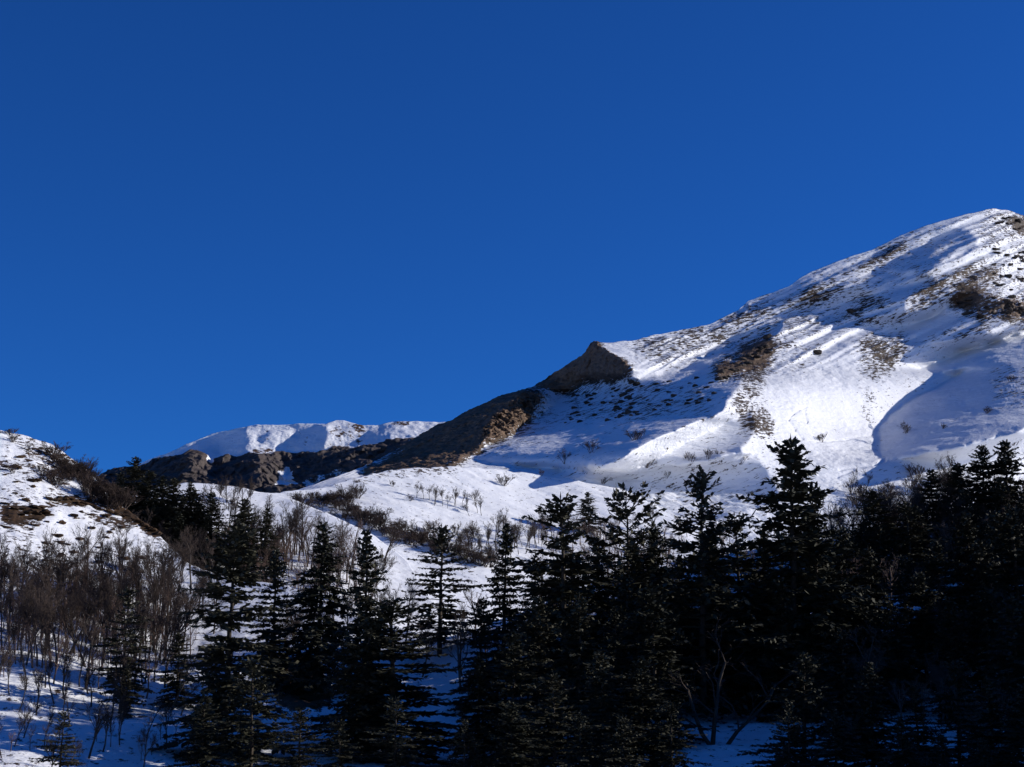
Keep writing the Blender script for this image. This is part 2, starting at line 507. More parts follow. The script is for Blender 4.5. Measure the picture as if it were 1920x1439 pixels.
pk_bare = Map(600, 2300, 360, 1100, 0.22, [
    ([(1180, 640), (1380, 580), (1560, 500), (1850, 390), (1960, 400), (1960, 640), (1600, 640), (1450, 640), (1250, 700)], 0.33),
    ([(1180, 640), (1330, 606), (1400, 575), (1480, 560), (1470, 600), (1300, 675), (1235, 690), (1190, 665)], 0.50),
    ([(1400, 640), (1480, 625), (1550, 640), (1540, 690), (1450, 710), (1400, 690)], 0.45),
    ([(1335, 690), (1400, 648), (1440, 640), (1452, 690), (1400, 705), (1340, 718)], 0.95),
    ([(1400, 700), (1440, 690), (1430, 730), (1395, 780), (1370, 770)], 0.62),
    ([(1395, 770), (1435, 760), (1455, 800), (1440, 825), (1390, 815)], 0.68),
    ([(1610, 640), (1690, 622), (1712, 640), (1680, 680), (1650, 710), (1610, 700)], 0.66),
    ([(1590, 735), (1640, 730), (1640, 790), (1590, 800)], 0.45),
    ([(1460, 605), (1560, 602), (1700, 598), (1700, 612), (1560, 618), (1470, 622)], 0.55),
    ([(1690, 585), (1700, 560), (1750, 518), (1850, 495), (1895, 505), (1880, 530), (1830, 545), (1790, 575)], 0.74),
    ([(1780, 590), (1795, 558), (1850, 552), (1920, 574), (1960, 590), (1960, 612), (1840, 600)], 0.88),
    ([(1575, 595), (1620, 565), (1665, 552), (1670, 570), (1620, 585), (1585, 600)], 0.7),
    ([(1480, 585), (1520, 558), (1575, 540), (1570, 555), (1510, 580)], 0.85),
    ([(1400, 585), (1480, 548), (1560, 515), (1650, 470), (1690, 460), (1700, 475), (1600, 520), (1480, 575), (1400, 600)], 0.52),
    ([(1640, 468), (1670, 460), (1690, 470), (1650, 482)], 0.9),
    ([(1845, 396), (1905, 392), (2000, 430), (2000, 580), (1890, 560), (1860, 480), (1830, 440)], 0.46),
    ([(1880, 410), (1930, 408), (1930, 440), (1890, 432)], 0.95),
    ([(1050, 740), (1120, 705), (1180, 700), (1260, 720), (1340, 720), (1330, 770), (1200, 790), (1080, 790)], 0.44),
    ([(1030, 770), (1090, 770), (1000, 830), (900, 862), (880, 856)], 0.36),
    ([(1850, 690), (1960, 670), (1960, 760), (1860, 770)], 0.42),
    ([(1770, 620), (1850, 605), (1860, 625), (1790, 640)], 0.6),
    ([(1200, 880), (1460, 850), (1480, 960), (1200, 980)], 0.3),
    (S8, 0.1), ([(1440, 700), (1600, 690), (1640, 900), (1460, 900)], 0.1),
    ([(1850, 690), (1960, 670), (1960, 760), (1860, 770)], 0.40),
    ([(1118, 642), (1170, 645), (1185, 668), (1150, 668)], 0.1), ([(1195, 680), (1240, 700), (1230, 712), (1195, 706)], 0.05),
    (C1, 1.3), (C2, 1.3), (C3, 1.2),
    ([(1000, 735), (1045, 735), (1030, 765), (1005, 785), (995, 768), (1015, 755)], 0.3),
    ([(700, 870), (730, 856), (770, 838), (770, 850), (735, 868), (705, 885)], 0.62)], 4)
_bx, _by = np.meshgrid(pk_bare.x0 + 2.0 * np.arange(pk_bare.A.shape[1]), pk_bare.y0 + 2.0 * np.arange(pk_bare.A.shape[0]))
_bw = np.clip((_bx - 1190) / 60, 0, 1) * np.clip((735 - _by - 0.10 * (_bx - 1200)) / 50, 0, 1)
pk_bare.A = pk_bare.A + np.where(pk_bare.A < 0.9, _bw, 0) * 0.17 * (ridged(np.stack([(_by + 0.44 * _bx) / 26.0, _bx / 230.0, _bx * 0 + 2.2], -1), 2) - 1.0)
CRAG = Map(600, 2300, 360, 1100, 0.0, [(C3, 1.0), ([(1090, 655), (1113, 636), (1135, 655), (1185, 692), (1150, 700)], 0.5)], 2)
TRACKS = [([(1478, 785), (1486, 775), (1512, 762)], 2.2, 0.5), ([(1484, 782), (1498, 788), (1513, 790), (1508, 770)], 2.2, 0.5), ([(1478, 785), (1490, 805), (1505, 822)], 2.2, 0.5),
          ([(1500, 818), (1530, 828), (1560, 824), (1640, 814)], 2.0, 0.35), ([(1575, 880), (1640, 872), (1660, 862)], 2.6, 0.7), ([(1535, 890), (1570, 892), (1600, 884)], 2.4, 0.5),
          ([(1480, 680), (1540, 690), (1580, 715)], 1.8, 0.25), ([(1650, 866), (1760, 850), (1850, 828)], 3.0, 0.6)]
_pc = np.array(pk_crest)
def pk_rough(P, rk, br, PX, PY):
    P = P.copy()
    low = np.clip((PY - np.interp(PX, _pc[:, 0], _pc[:, 1])) / 16, 0.2, 1)
    rk = rk * low
    n = ridged(P * np.array((0.06, 0.06, 0.045)), 5)
    n2 = ridged(P * np.array((0.2, 0.2, 0.16)) + 5, 3)
    zz = P[..., 2] * 0.42 + 0.10 * P[..., 0] + 1.5 * perlin(P * 0.05)
    strata = np.abs((zz % 1.0) - 0.35)
    P[..., 1] -= rk * (2.4 * n + 0.9 * n2 - 1.3 * strata)
    P[..., 2] += rk * 0.7 * fbm(P * 0.15, 4)
    crag = CRAG.at(PX, PY)
    P[..., 1] -= crag * (3.0 * ridged(P * np.array((0.16, 0.16, 0.13)) + 2, 3) + 1.6 * ridged(P * np.array((0.5, 0.5, 0.35)) + 8, 2))
    P[..., 0] += crag * 1.2 * fbm(P * 0.4 + 4, 3)
    P[..., 2] += (1 - rk) * (1.1 * fbm(P * np.array((0.025, 0.012, 0.0)), 4) + 0.30 * fbm(P * np.array((0.10, 0.16, 0.16)) + 7, 4))
    toe = np.clip((PY - 850) / 60, 0, 1) * np.clip((1480 - PX) / 80, 0, 1) * np.clip((PX - 1000) / 80, 0, 1)
    P[..., 2] += toe * (1.0 * fbm(P * np.array((0.05, 0.17, 0.1)) + 31, 4) + 0.8 * fbm(P * np.array((0.14, 0.4, 0.2)) + 31, 3))
    # narrow ribs running down to the left across the upper face
    up = np.clip((PX - 1190) / 60, 0, 1) * np.clip((735 - PY - 0.10 * (PX - 1200)) / 50, 0, 1) * (1 - rk)
    c = (PY + 0.44 * PX)
    rib = np.stack([c / 26.0, PX / 230.0, PX * 0 + 2.2], -1)
    P[..., 1] -= low * up * (3.0 * ridged(rib, 2) + 1.2 * perlin(np.stack([c / 9.0, PX / 90.0, PX * 0], -1)))
    face = np.clip((PX - 1420) / 40, 0, 1) * np.clip((1700 - PX) / 60, 0, 1) * np.clip((PY - 640) / 30, 0, 1)
    P[..., 2] += face * 0.22 * fbm(np.stack([PX / 16.0, PY / 7.0, PX * 0 + 9.1], -1), 3)
    for line, wd, dp in TRACKS:
        for (xa, ya), (xb, yb) in zip(line[:-1], line[1:]):
            q = np.clip(((PX - xa) * (xb - xa) + (PY - ya) * (yb - ya)) / ((xb - xa) ** 2 + (yb - ya) ** 2), 0, 1)
            d = np.hypot(PX - xa - q * (xb - xa), PY - ya - q * (yb - ya))
            P[..., 2] -= dp * np.exp(-(d / wd) ** 2)
    P[..., 2] += np.clip(br - 0.25, 0, 0.6) * 0.8 * fbm(P * np.array((0.35, 0.5, 0.7)) + 3, 3)
    return P
PK = Hill('mountain', np.concatenate([np.arange(350, 680, 10.0), np.arange(680, 1960, 1.5), np.arange(1960, 2700, 15.0)]), pk_crest, pk_foot, 430, 1.0, pk_rel, pk_rough, pk_bare, pk_rock, mats=M_mtn, backlen=420, turn=[(350, 0.95), (900, 0.955), (1920, 1.06), (2700, 1.1)])

# ------------------------------------------------------------------ snow meadow below the mountain
md_crest = [(150, 940, 405), (300, 926, 418), (470, 917, 435), (520, 922, 442), (600, 915, 452), (650, 900, 460), (720, 883, 472), (770, 878, 480), (840, 876, 492), (930, 880, 505), (1010, 888, 514), (1100, 905, 518), (1160, 915, 516), (1230, 945, 505), (1300, 1000, 490), (1400, 1060, 475), (1700, 1100, 475)]
md_foot = [(150, 1100, 315), (600, 1130, 345), (900, 1170, 365), (1200, 1150, 395), (1700, 1160, 420)]
md_tilt = Map(100, 1750, 850, 1200, 0.62, [([(640, 960), (760, 1010), (900, 1060), (900, 1100), (600, 1000)], -0.5), ([(1000, 910), (1200, 905), (1240, 950), (1040, 960)], 0.25)], 8)
md_rel = relief_from_tilt(md_tilt, 430 / F, 0.05, 200)
md_bare = Map(100, 1750, 850, 1200, 0.22, [([(640, 905), (720, 884), (850, 876), (860, 886), (730, 896), (660, 915)], 0.5), ([(560, 930), (640, 935), (760, 990), (900, 1060), (900, 1090), (700, 1000)], 0.5)], 2)
def md_rough(P, rk, br, PX, PY):
    P = P.copy()
    P[..., 2] += 0.8 * fbm(P * np.array((0.03, 0.02, 0)), 4) + 0.42 * fbm(P * np.array((0.08, 0.28, 0.1)), 4)
    return P
MD = Hill('snow_meadow', np.arange(150, 1700, 2.5), md_crest, md_foot, 160, 1.0, md_rel, md_rough, md_bare, None, mats=M_mid, backslope=0.25, backlen=90, turn=[(150, 0.96), (1250, 1.04), (1700, 1.04)])

# ------------------------------------------------------------------ snowy shoulder in front of the meadow
sh_crest = [(-500, 870, 330), (0, 900, 330), (200, 935, 330), (300, 912, 335), (345, 906, 340), (400, 909, 342), (450, 915, 345), (520, 928, 345), (560, 940, 342), (600, 957, 338), (640, 975, 332), (700, 1003, 330), (740, 1032, 324), (765, 1055, 318), (790, 1095, 308), (806, 1120, 300), (840, 1185, 285), (900, 1270, 270), (1100, 1290, 270)]
sh_foot = [(-500, 1200, 225), (400, 1230, 236), (800, 1300, 250), (1100, 1330, 255)]
sh_tilt = Map(-500, 1100, 850, 1350, 0.66, [], 2)
sh_rel = relief_from_tilt(sh_tilt, 310 / F, 0.05, 150)
sh_bare = Map(-500, 1100, 850, 1350, 0.27, [([(700, 1010), (745, 1040), (770, 1062), (800, 1110), (780, 1115), (740, 1060)], 0.12)], 2)
def sh_rough(P, rk, br, PX, PY):
    P = P.copy()
    P[..., 2] += 0.7 * fbm(P * np.array((0.04, 0.03, 0)), 4) + 0.18 * fbm(P * np.array((0.2, 0.35, 0.2)), 4)
    return P
SH = Hill('snow_shoulder', np.arange(-500, 1100, 3.0), sh_crest, sh_foot, 140, 1.0, sh_rel, sh_rough, sh_bare, None, mats=M_mid, backslope=0.4, backlen=120, turn=[(-500, 0.95), (1100, 1.05)])

# ------------------------------------------------------------------ wooded foreground slope with the left spur
fg_crest = [(-900, 640, 235), (-300, 745, 235), (-60, 800, 232), (0, 811, 232), (50, 818, 232), (100, 836, 232), (130, 856, 231), (165, 880, 230), (195, 915, 226), (215, 940, 222), (250, 965, 220), (290, 996, 216), (320, 1022, 212), (350, 1050, 207), (400, 1075, 200), (480, 1095, 192), (560, 1110, 186), (650, 1140, 178), (740, 1170, 171), (800, 1195, 166), (860, 1195, 166), (950, 1160, 168), (1100, 1105, 172), (1250, 1062, 178), (1400, 1032, 184), (1550, 1012, 190), (1600, 1004, 192), (1700, 985, 195), (1800, 965, 200), (1920, 940, 205), (2200, 870, 215), (2600, 780, 225), (3200, 640, 240)]
fg_foot = [(-900, 1520, 92), (3200, 1520, 92)]
fg_tilt = Map(-400, 2400, 780, 1540, 0.10, [
    ([(-400, 780), (60, 780), (200, 900), (330, 1040), (200, 1120), (-400, 1150)], 0.30),
    ([(0, 860), (110, 925), (100, 985), (0, 960)], -0.05),
    ([(110, 940), (200, 945), (300, 1010), (290, 1050), (180, 1030), (90, 1000)], 0.55),
    ([(100, 928), (215, 938), (295, 996), (290, 1006), (200, 952), (104, 942)], -0.9),
    ([(-400, 1200), (380, 1180), (380, 1460), (-400, 1460)], 0.16),
    ([(780, 1190), (900, 1190), (900, 1450), (780, 1450)], -0.1)], 2)
fg_rel = relief_from_tilt(fg_tilt, 190 / F, 0.06, 200)
fg_bare = Map(-400, 2400, 780, 1540, 0.30, [
    ([(-400, 780), (60, 780), (200, 900), (330, 1040), (200, 1120), (-400, 1150)], 0.40),
    ([(40, 840), (140, 850), (170, 885), (120, 915), (50, 890)], 0.56),
    ([(0, 950), (60, 945), (100, 958), (80, 972), (0, 982)], 0.92),
    ([(90, 936), (118, 938), (112, 952), (90, 950)], 0.95),
    ([(105, 930), (205, 934), (260, 966), (298, 1000), (290, 1012), (230, 972), (195, 950), (104, 944)], 0.95),
    ([(150, 955), (205, 962), (240, 990), (228, 1000), (200, 985), (155, 972)], 0.66),
    ([(105, 946), (185, 952), (150, 966), (230, 1005), (260, 990), (278, 1018), (265, 1040), (200, 1015), (60, 1000)], 0.2),
    ([(500, 1230), (580, 1240), (625, 1290), (600, 1330), (520, 1320)], 0.95),
    ([(790, 1200), (870, 1200), (870, 1420), (790, 1420)], 0.12),
    ([(900, 1100), (2400, 900), (2400, 1300), (900, 1400)], 0.38)], 2)
fg_rock = Map(-400, 2400, 780, 1540, 0.0, [([(500, 1230), (580, 1240), (625, 1290), (600, 1330), (520, 1320)], 0.7)], 2)
def fg_rough(P, rk, br, PX, PY):
    P = P.copy()
    P[..., 2] += 0.8 * fbm(P * np.array((0.05, 0.05, 0)), 4) + 0.16 * fbm(P * np.array((0.3, 0.4, 0.2)), 4) + np.clip(br - 0.3, 0, 1) * 0.5 * fbm(P * 0.6, 3)
    P[..., 1] -= rk * 1.5 * ridged(P * 0.3, 3)
    return P
FG = Hill('forest_slope', np.concatenate([np.arange(-900, -30, 10.0), np.arange(-30, 1960, 2.5), np.arange(1960, 3200, 10.0)]), fg_crest, fg_foot, 230, 0.8, fg_rel, fg_rough, fg_bare, fg_rock, mats=M_near, backslope=0.3, backlen=40, turn=[(-900, 0.83), (-200, 0.90), (800, 1.06), (3200, 1.06)])

# near ground from the camera's feet to the slope
nv, nf = [], []
nx, ny = 50, 24
for i in range(ny + 1):
    for j in range(nx + 1):
        x = -220 + 440 * j / nx
        y = -120 + 217 * i / ny
        z = -0.2 - 3.6 * max(0, y) / 97 - 0.0 + (0.25 * math.sin(x * 0.11) * math.cos(y * 0.13))
        nv.append((x, y, z))
for i in range(ny):
    for j in range(nx):
        a = i * (nx + 1) + j
        nf.append((a, a + 1, a + nx + 2, a + nx + 1))
nm = bpy.data.meshes.new('near_ground')
nm.from_pydata(nv, [], nf)
nm.materials.append(M_near)
no = new_obj('near_ground', nm)
no['kind'] = 'structure'

# side spur to the right of the view, which keeps the forest in its shade
sv, sf = [], []
NX, NY = 70, 70
for i in range(NY + 1):
    for j in range(NX + 1):
        x = 60 + 330 * j / NX
        y = 40 + 320 * i / NY
        ridge = 108 - 0.0 * x
        crest_x = 170 + 0.10 * (y - 40)
        h = (95 + 0.10 * (y - 152)) * math.exp(-((x - crest_x) / 62) ** 2) * (1 / (1 + math.exp((y - 278) / 10))) * (1 / (1 + math.exp(-(y - 40) / 14)))
        sv.append((x, y, -32 + h))
SA = np.array(sv)
SA[:, 2] += 5 * fbm(SA * np.array((0.03, 0.03, 0)), 4) * np.clip((SA[:, 2] + 30) / 30, 0, 1)
for i in range(NY):
    for j in range(NX):
        a = i * (NX + 1) + j
        sf.append((a, a + 1, a + NX + 2, a + NX + 1))
sm = bpy.data.meshes.new('side_spur')
sm.from_pydata(SA.tolist(), [], sf)
sm.polygons.foreach_set('use_smooth', np.ones(len(sf), bool))
sm.materials.append(M_near)
so = new_obj('side_spur', sm)
so['kind'] = 'structure'

# ------------------------------------------------------------------ mesh builders for plants
ZUP = Vector((0, 0, 1))
def unit(v):
    return v.normalized()

class MB:
    def __init__(s):
        s.v, s.f = [], []
    def tube(s, pts, rad, n=5):
        base = len(s.v)
        cs = [(math.cos(2 * math.pi * q / n), math.sin(2 * math.pi * q / n)) for q in range(n)]
        for k, (p, r) in enumerate(zip(pts, rad)):
            d = (pts[min(k + 1, len(pts) - 1)] - pts[max(k - 1, 0)]).normalized()
            u = d.cross(ZUP if abs(d.z) < 0.9 else Vector((1, 0, 0))).normalized()
            w_ = d.cross(u)
            for c_, s_ in cs:
                s.v.append(p + (u * c_ + w_ * s_) * r)
        for k in range(len(pts) - 1):
            for q in range(n):
                a = base + k * n + q
                b = base + k * n + (q + 1) % n
                s.f.append((a, b, b + n, a + n))
    def kite(s, p, d, side, ln, wd, lift=0.0):
        b = len(s.v)
        m_ = p + d * (ln * 0.5)
        w_ = side * wd
        s.v += [p, m_ + w_, p + d * ln, m_ - w_]
        s.f.append((b, b + 1, b + 2, b + 3))
    def spike(s, p, d, ln, r):
        """a thin three sided twig"""
        b = len(s.v)
        u = d.cross(Vector((0.3, 0.2, 1.0)) if abs(d.z) < 0.8 else Vector((1.0, 0.1, 0.2))).normalized() * r
        w_ = d.cross(u) * 0.87
        s.v += [p + u, p - u * 0.5 + w_, p - u * 0.5 - w_, p + d * ln]
        s.f += [(b, b + 1, b + 3), (b + 1, b + 2, b + 3), (b + 2, b, b + 3)]
    def mesh(s, name, mat, smooth=False):
        m = bpy.data.meshes.new(name)
        m.from_pydata(s.v, [], s.f)
        m.materials.append(mat)
        if smooth:
            m.polygons.foreach_set('use_smooth', np.ones(len(m.polygons), bool))
        return m

def fir_meshes(seed, H=16.0, width=0.26, sparse=0.0, clump=0.0, start=0.06, top_round=0.0, lean=0.0, droop=1.0, ragged=0.25, dens=1.2):
    r = random.Random(seed)
    T, C = MB(), MB()
    n = 14
    pts = [Vector((lean * H * (k / n) ** 2, 0, H * k / n)) + Vector((r.uniform(-1, 1), r.uniform(-1, 1), 0)) * (0.07 * (k > 0)) for k in range(n + 1)]
    R0 = 0.016 * H
    T.tube(pts, [R0 * (1 - k / n) ** 0.9 + 0.025 for k in range(n + 1)], 8)
    def axis(h):
        k = min(int(h * n), n - 1)
        return pts[k].lerp(pts[k + 1], h * n - k)
    def shape(h):
        q = 1.22 * (1 - h) ** (0.74 - 0.34 * top_round)
        return q * (0.50 + 0.55 * min(1.0, (h - start * 0.5) / 0.25 + 0.2))
    h = start
    missing = [(r.uniform(0, 2 * math.pi), r.uniform(start, 0.95)) for _ in range(8)]
    while h < 0.985:
        nb = r.choice((5, 6, 6, 7)) if h < 0.85 else r.choice((4, 5, 5))
        a0 = r.uniform(0, 6.28)
        lv = 1 + r.uniform(-ragged, ragged) * 1.2
        for b in range(nb):
            if r.random() < sparse:
                continue
            az = a0 + 2 * math.pi * b / nb + r.uniform(-0.35, 0.35)
            hh = h + r.uniform(-0.012, 0.012)
            gap = 1.0
            for ma, mm in missing:
                da = abs((az - ma + math.pi) % (2 * math.pi) - math.pi)
                if da < 0.6 and abs(hh - mm) < 0.05:
                    gap = 0.45
            L = width * H * shape(hh) * lv * r.uniform(0.62, 1.15) * gap + 0.22
            out = Vector((math.cos(az), math.sin(az), 0))
            side = Vector((-math.sin(az), math.cos(az), 0))
            e0 = R(44) * max(0, (hh - 0.60) / 0.40) ** 1.6 + R(8) - R(24) * droop * max(0, (0.7 - hh))
            e1 = e0 - R(16) * droop + R(26) * clump
            ns = max(4, int(L / 0.45) + 2)
            p = axis(min(hh, 0.999)).copy()
            line = [p.copy()]
            for k in range(ns):
                e = e0 + (e1 - e0) * k / ns + (R(20) * (k / ns - 0.6) if k / ns > 0.6 else 0)
                p = p + (out * math.cos(e) + ZUP * math.sin(e) + side * r.uniform(-0.12, 0.12)) * (L / ns)
                line.append(p)
            C.tube(line, [0.012 + 0.05 * (1 - k / ns) * min(1, L / 3) for k in range(ns + 1)], 3)
            for k in range(1, ns + 1):
                s_ = k / ns
                if s_ < 0.15 + 0.30 * clump and L > 1.0:
                    continue
                d = unit(line[k] - line[k - 1])
                sl = min((0.36 * L * (1.12 - s_) + 0.30) * (1 - 0.25 * clump), 1.35) * min(1.0, 0.45 + 0.5 * L)
                for sg in (-1, 1):
                    for rep in range(2):
                        if r.random() < 0.08:
                            continue
                        dd = unit(d * r.uniform(0.5, 1.0) + side * (sg * r.uniform(0.75, 1.1)) + ZUP * r.uniform(-0.42, 0.20))
                        q = line[k] - d * r.uniform(0, L / ns)
                        ll = sl * r.uniform(0.6, 1.15)
                        ss = unit(dd.cross(ZUP) + ZUP * r.uniform(-0.5, 0.5))
                        C.kite(q, dd, ss, ll, (0.10 * ll + 0.075) * dens)
                        for g in (-1, 1):
                            d2 = unit(dd + ss * (g * r.uniform(0.5, 0.9)) + ZUP * r.uniform(-0.35, 0.2))
                            C.kite(q + dd * (ll * r.uniform(0.2, 0.55)), d2, unit(d2.cross(ZUP) + ZUP * r.uniform(-0.6, 0.6)), ll * r.uniform(0.4, 0.65), (0.07 * ll + 0.055) * dens)
                if r.random() < 0.85:
                    d3 = unit(d * 0.5 + ZUP * r.uniform(-0.9, 0.6) + side * r.uniform(-0.6, 0.6))
                    C.kite(line[k], d3, unit(d3.cross(out + Vector((0.1, 0, 0.05)))), 0.42 + 0.2 * clump, 0.12 * dens)
            d = unit(line[-1] - line[-2])
            C.kite(line[-1] - d * 0.1, d, side, 0.4, 0.10)
        h += (0.026 + 0.020 * r.random() + 0.02 * sparse) * (1.0 if h < 0.8 else 0.75)
    C.kite(pts[-1] - ZUP * 0.5, ZUP, Vector((1, 0, 0)), 0.9, 0.06)
    C.kite(pts[-1] - ZUP * 0.5, ZUP, Vector((0, 1, 0)), 0.9, 0.06)
    return T.mesh('trunk', M_bark, True), C.mesh('crown', M_needle)

def bare_meshes(seed, H=8.0, stems=1, spread=0.5, twig=1.0, levels=4, mats=None, fine=0.013):
    r = random.Random(seed)
    T, C = MB(), MB()
    def grow(p, d, L, rad, lev):
        n = 4 if lev < 2 else 3
        pts, rads = [p], [rad]
        q, dd = p, d
        for k in range(n):
            a = 0.10 + 0.05 * lev
            dd = unit(dd + Vector((r.gauss(0, a), r.gauss(0, a), r.gauss(0, 0.6 * a) + 0.06)))
            q = q + dd * (L / n)
            pts.append(q)
            rads.append(max(fine, rad * (1 - 0.5 * (k + 1) / n)))
        if lev <= 1:
            T.tube(pts, rads, 6 if lev == 0 else 5)
        elif lev < levels - 1:
            C.tube(pts, rads, 3)
        else:
            for k in range(n):
                C.spike(pts[k], unit(pts[k + 1] - pts[k]), (pts[k + 1] - pts[k]).length * 1.3, max(fine, rads[k]))
        if lev >= levels:
            return
        nch = (r.choice((6, 7, 8)) if lev == 0 else r.choice((5, 6)) if lev == 1 else r.choice((4, 5)))
        nch = max(2, int(round(nch * (twig if lev >= 1 else 1))))
        for c in range(nch):
            f = r.uniform(0.34 if lev == 0 else 0.2, 1.0)
            k = min(int(f * n), n - 1)
            a = pts[k].lerp(pts[k + 1], f * n - k)
            pd = unit(pts[k + 1] - pts[k])
            az = r.uniform(0, 6.28)
            u = unit(pd.cross(Vector((math.cos(az), math.sin(az), 0.3))))
            sp = spread * r.uniform(0.6, 1.3)
            nd = unit(pd * math.cos(sp) + u * math.sin(sp) + Vector((0, 0, 0.12)))
            grow(a, nd, L * r.uniform(0.42, 0.68) * (1.05 - 0.35 * f), max(fine, rads[k] * r.uniform(0.4, 0.6)), lev + 1)
    for s_ in range(stems):
        az = r.uniform(0, 6.28)
        tilt = 0.05 if stems == 1 else r.uniform(0.15, 0.75)
        d = unit(Vector((math.cos(az) * tilt, math.sin(az) * tilt, 1.0)))
        p0 = Vector((math.cos(az), math.sin(az), 0)) * (0 if stems == 1 else 0.12 * H * r.random())
        grow(p0 - ZUP * 0.15, d, H * r.uniform(0.6, 0.85) * (0.8 if stems > 1 else 1), (0.016 * H if stems == 1 else 0.010 * H) + 0.012, 0 if stems == 1 else 1)
    mt, mc = mats or (M_grey_bark, M_twig)
    return T.mesh('trunk', mt, True), C.mesh('crown', mc)

def rock_mesh(seed, mat, flat=0.6, sub=2, rough=0.35):
    import bmesh
    bm = bmesh.new()
    bmesh.ops.create_icosphere(bm, subdivisions=sub, radius=1.0)
    co = np.array([v.co[:] for v in bm.verts])
    k = 1 + rough * fbm(co * 1.1 + seed * 3.7, 3) + 0.12 * perlin(co * 4 + seed)
    co = co * k[:, None] * np.array((1.0, 0.8, flat))
    for v, c in zip(bm.verts, co):
        v.co = c
    m = bpy.data.meshes.new('rock')
    bm.to_mesh(m)
    bm.free()
    m.materials.append(mat)
    return m

FIRS = [fir_meshes(1, width=0.27, sparse=0.10, ragged=0.32), fir_meshes(2, width=0.24, sparse=0.04, ragged=0.22), fir_meshes(3, width=0.31, sparse=0.22, clump=0.3, ragged=0.3), fir_meshes(4, width=0.20, sparse=0.08, ragged=0.4),
        fir_meshes(5, width=0.31, sparse=0.14, clump=0.5, ragged=0.45), fir_meshes(6, width=0.27, sparse=0.28, clump=0.2, start=0.14, ragged=0.35), fir_meshes(7, width=0.28, sparse=0.20, clump=0.9, start=0.2, top_round=0.9, ragged=0.35, droop=0.4, dens=1.35), fir_meshes(8, width=0.29, sparse=0.03, ragged=0.28),
        fir_meshes(9, width=0.26, sparse=0.06, ragged=0.3, droop=1.6), fir_meshes(10, width=0.30, sparse=0.15, ragged=0.45, clump=0.15, lean=0.02), fir_meshes(11, width=0.22, sparse=0.03, ragged=0.25, droop=1.4)]
ALIKE = {0: (0, 8, 9), 7: (7, 8, 10), 1: (1, 10), 4: (4, 9)}
FIR_H = 16.0
BARES = [bare_meshes(20 + k, 8.0, 1, (0.36, 0.42, 0.5, 0.4, 0.46, 0.55)[k], (1.1, 1.2, 1.05, 1.3, 1.15, 1.2)[k]) for k in range(6)]
BARE_H = 8.6
BUSHES = [bare_meshes(40 + k, 3.0, (7, 9, 6, 11, 8)[k], 0.5, 1.0, 4, (M_twig, M_shrub)) for k in range(5)]
BUSH_H = 2.9
ROCKS = [rock_mesh(k, M_stone, (0.6, 0.5, 0.75, 0.45)[k % 4]) for k in range(6)]
TUFTS = [rock_mesh(10 + k, M_tuft, (0.45, 0.35, 0.5)[k % 3], 2, 0.55) for k in range(4)]

def plant(name, cat, meshes, href, hill, px, py, hpx, label, group=None, wide=1.0, sink=0.15):
    p = hill.pt(px, py)
    h = hpx * p[1] / F * 1.02
    s = h / href
    o = new_obj(name, None)
    o.location = (p[0], p[1], p[2] - sink * s)
    o.rotation_euler = (0, 0, rng.uniform(0, 6.28))
    o.scale = (s * wide * rng.uniform(0.9, 1.12), s * wide * rng.uniform(0.9, 1.12), s)
    if name == 'fir_tree':
        o.rotation_euler = (rng.gauss(0, 0.02), rng.gauss(0, 0.02), o.rotation_euler[2])
    tag(o, label, cat, group)
    new_obj('trunk', meshes[0], o)
    new_obj('crown', meshes[1], o)
    return o

def fir(hill, px, tip, base, kind, label, wide=1.0, group=None):
    return plant('fir_tree', 'fir tree', FIRS[kind], FIR_H, hill, px, base, base - tip, label, group, wide, 0.3)

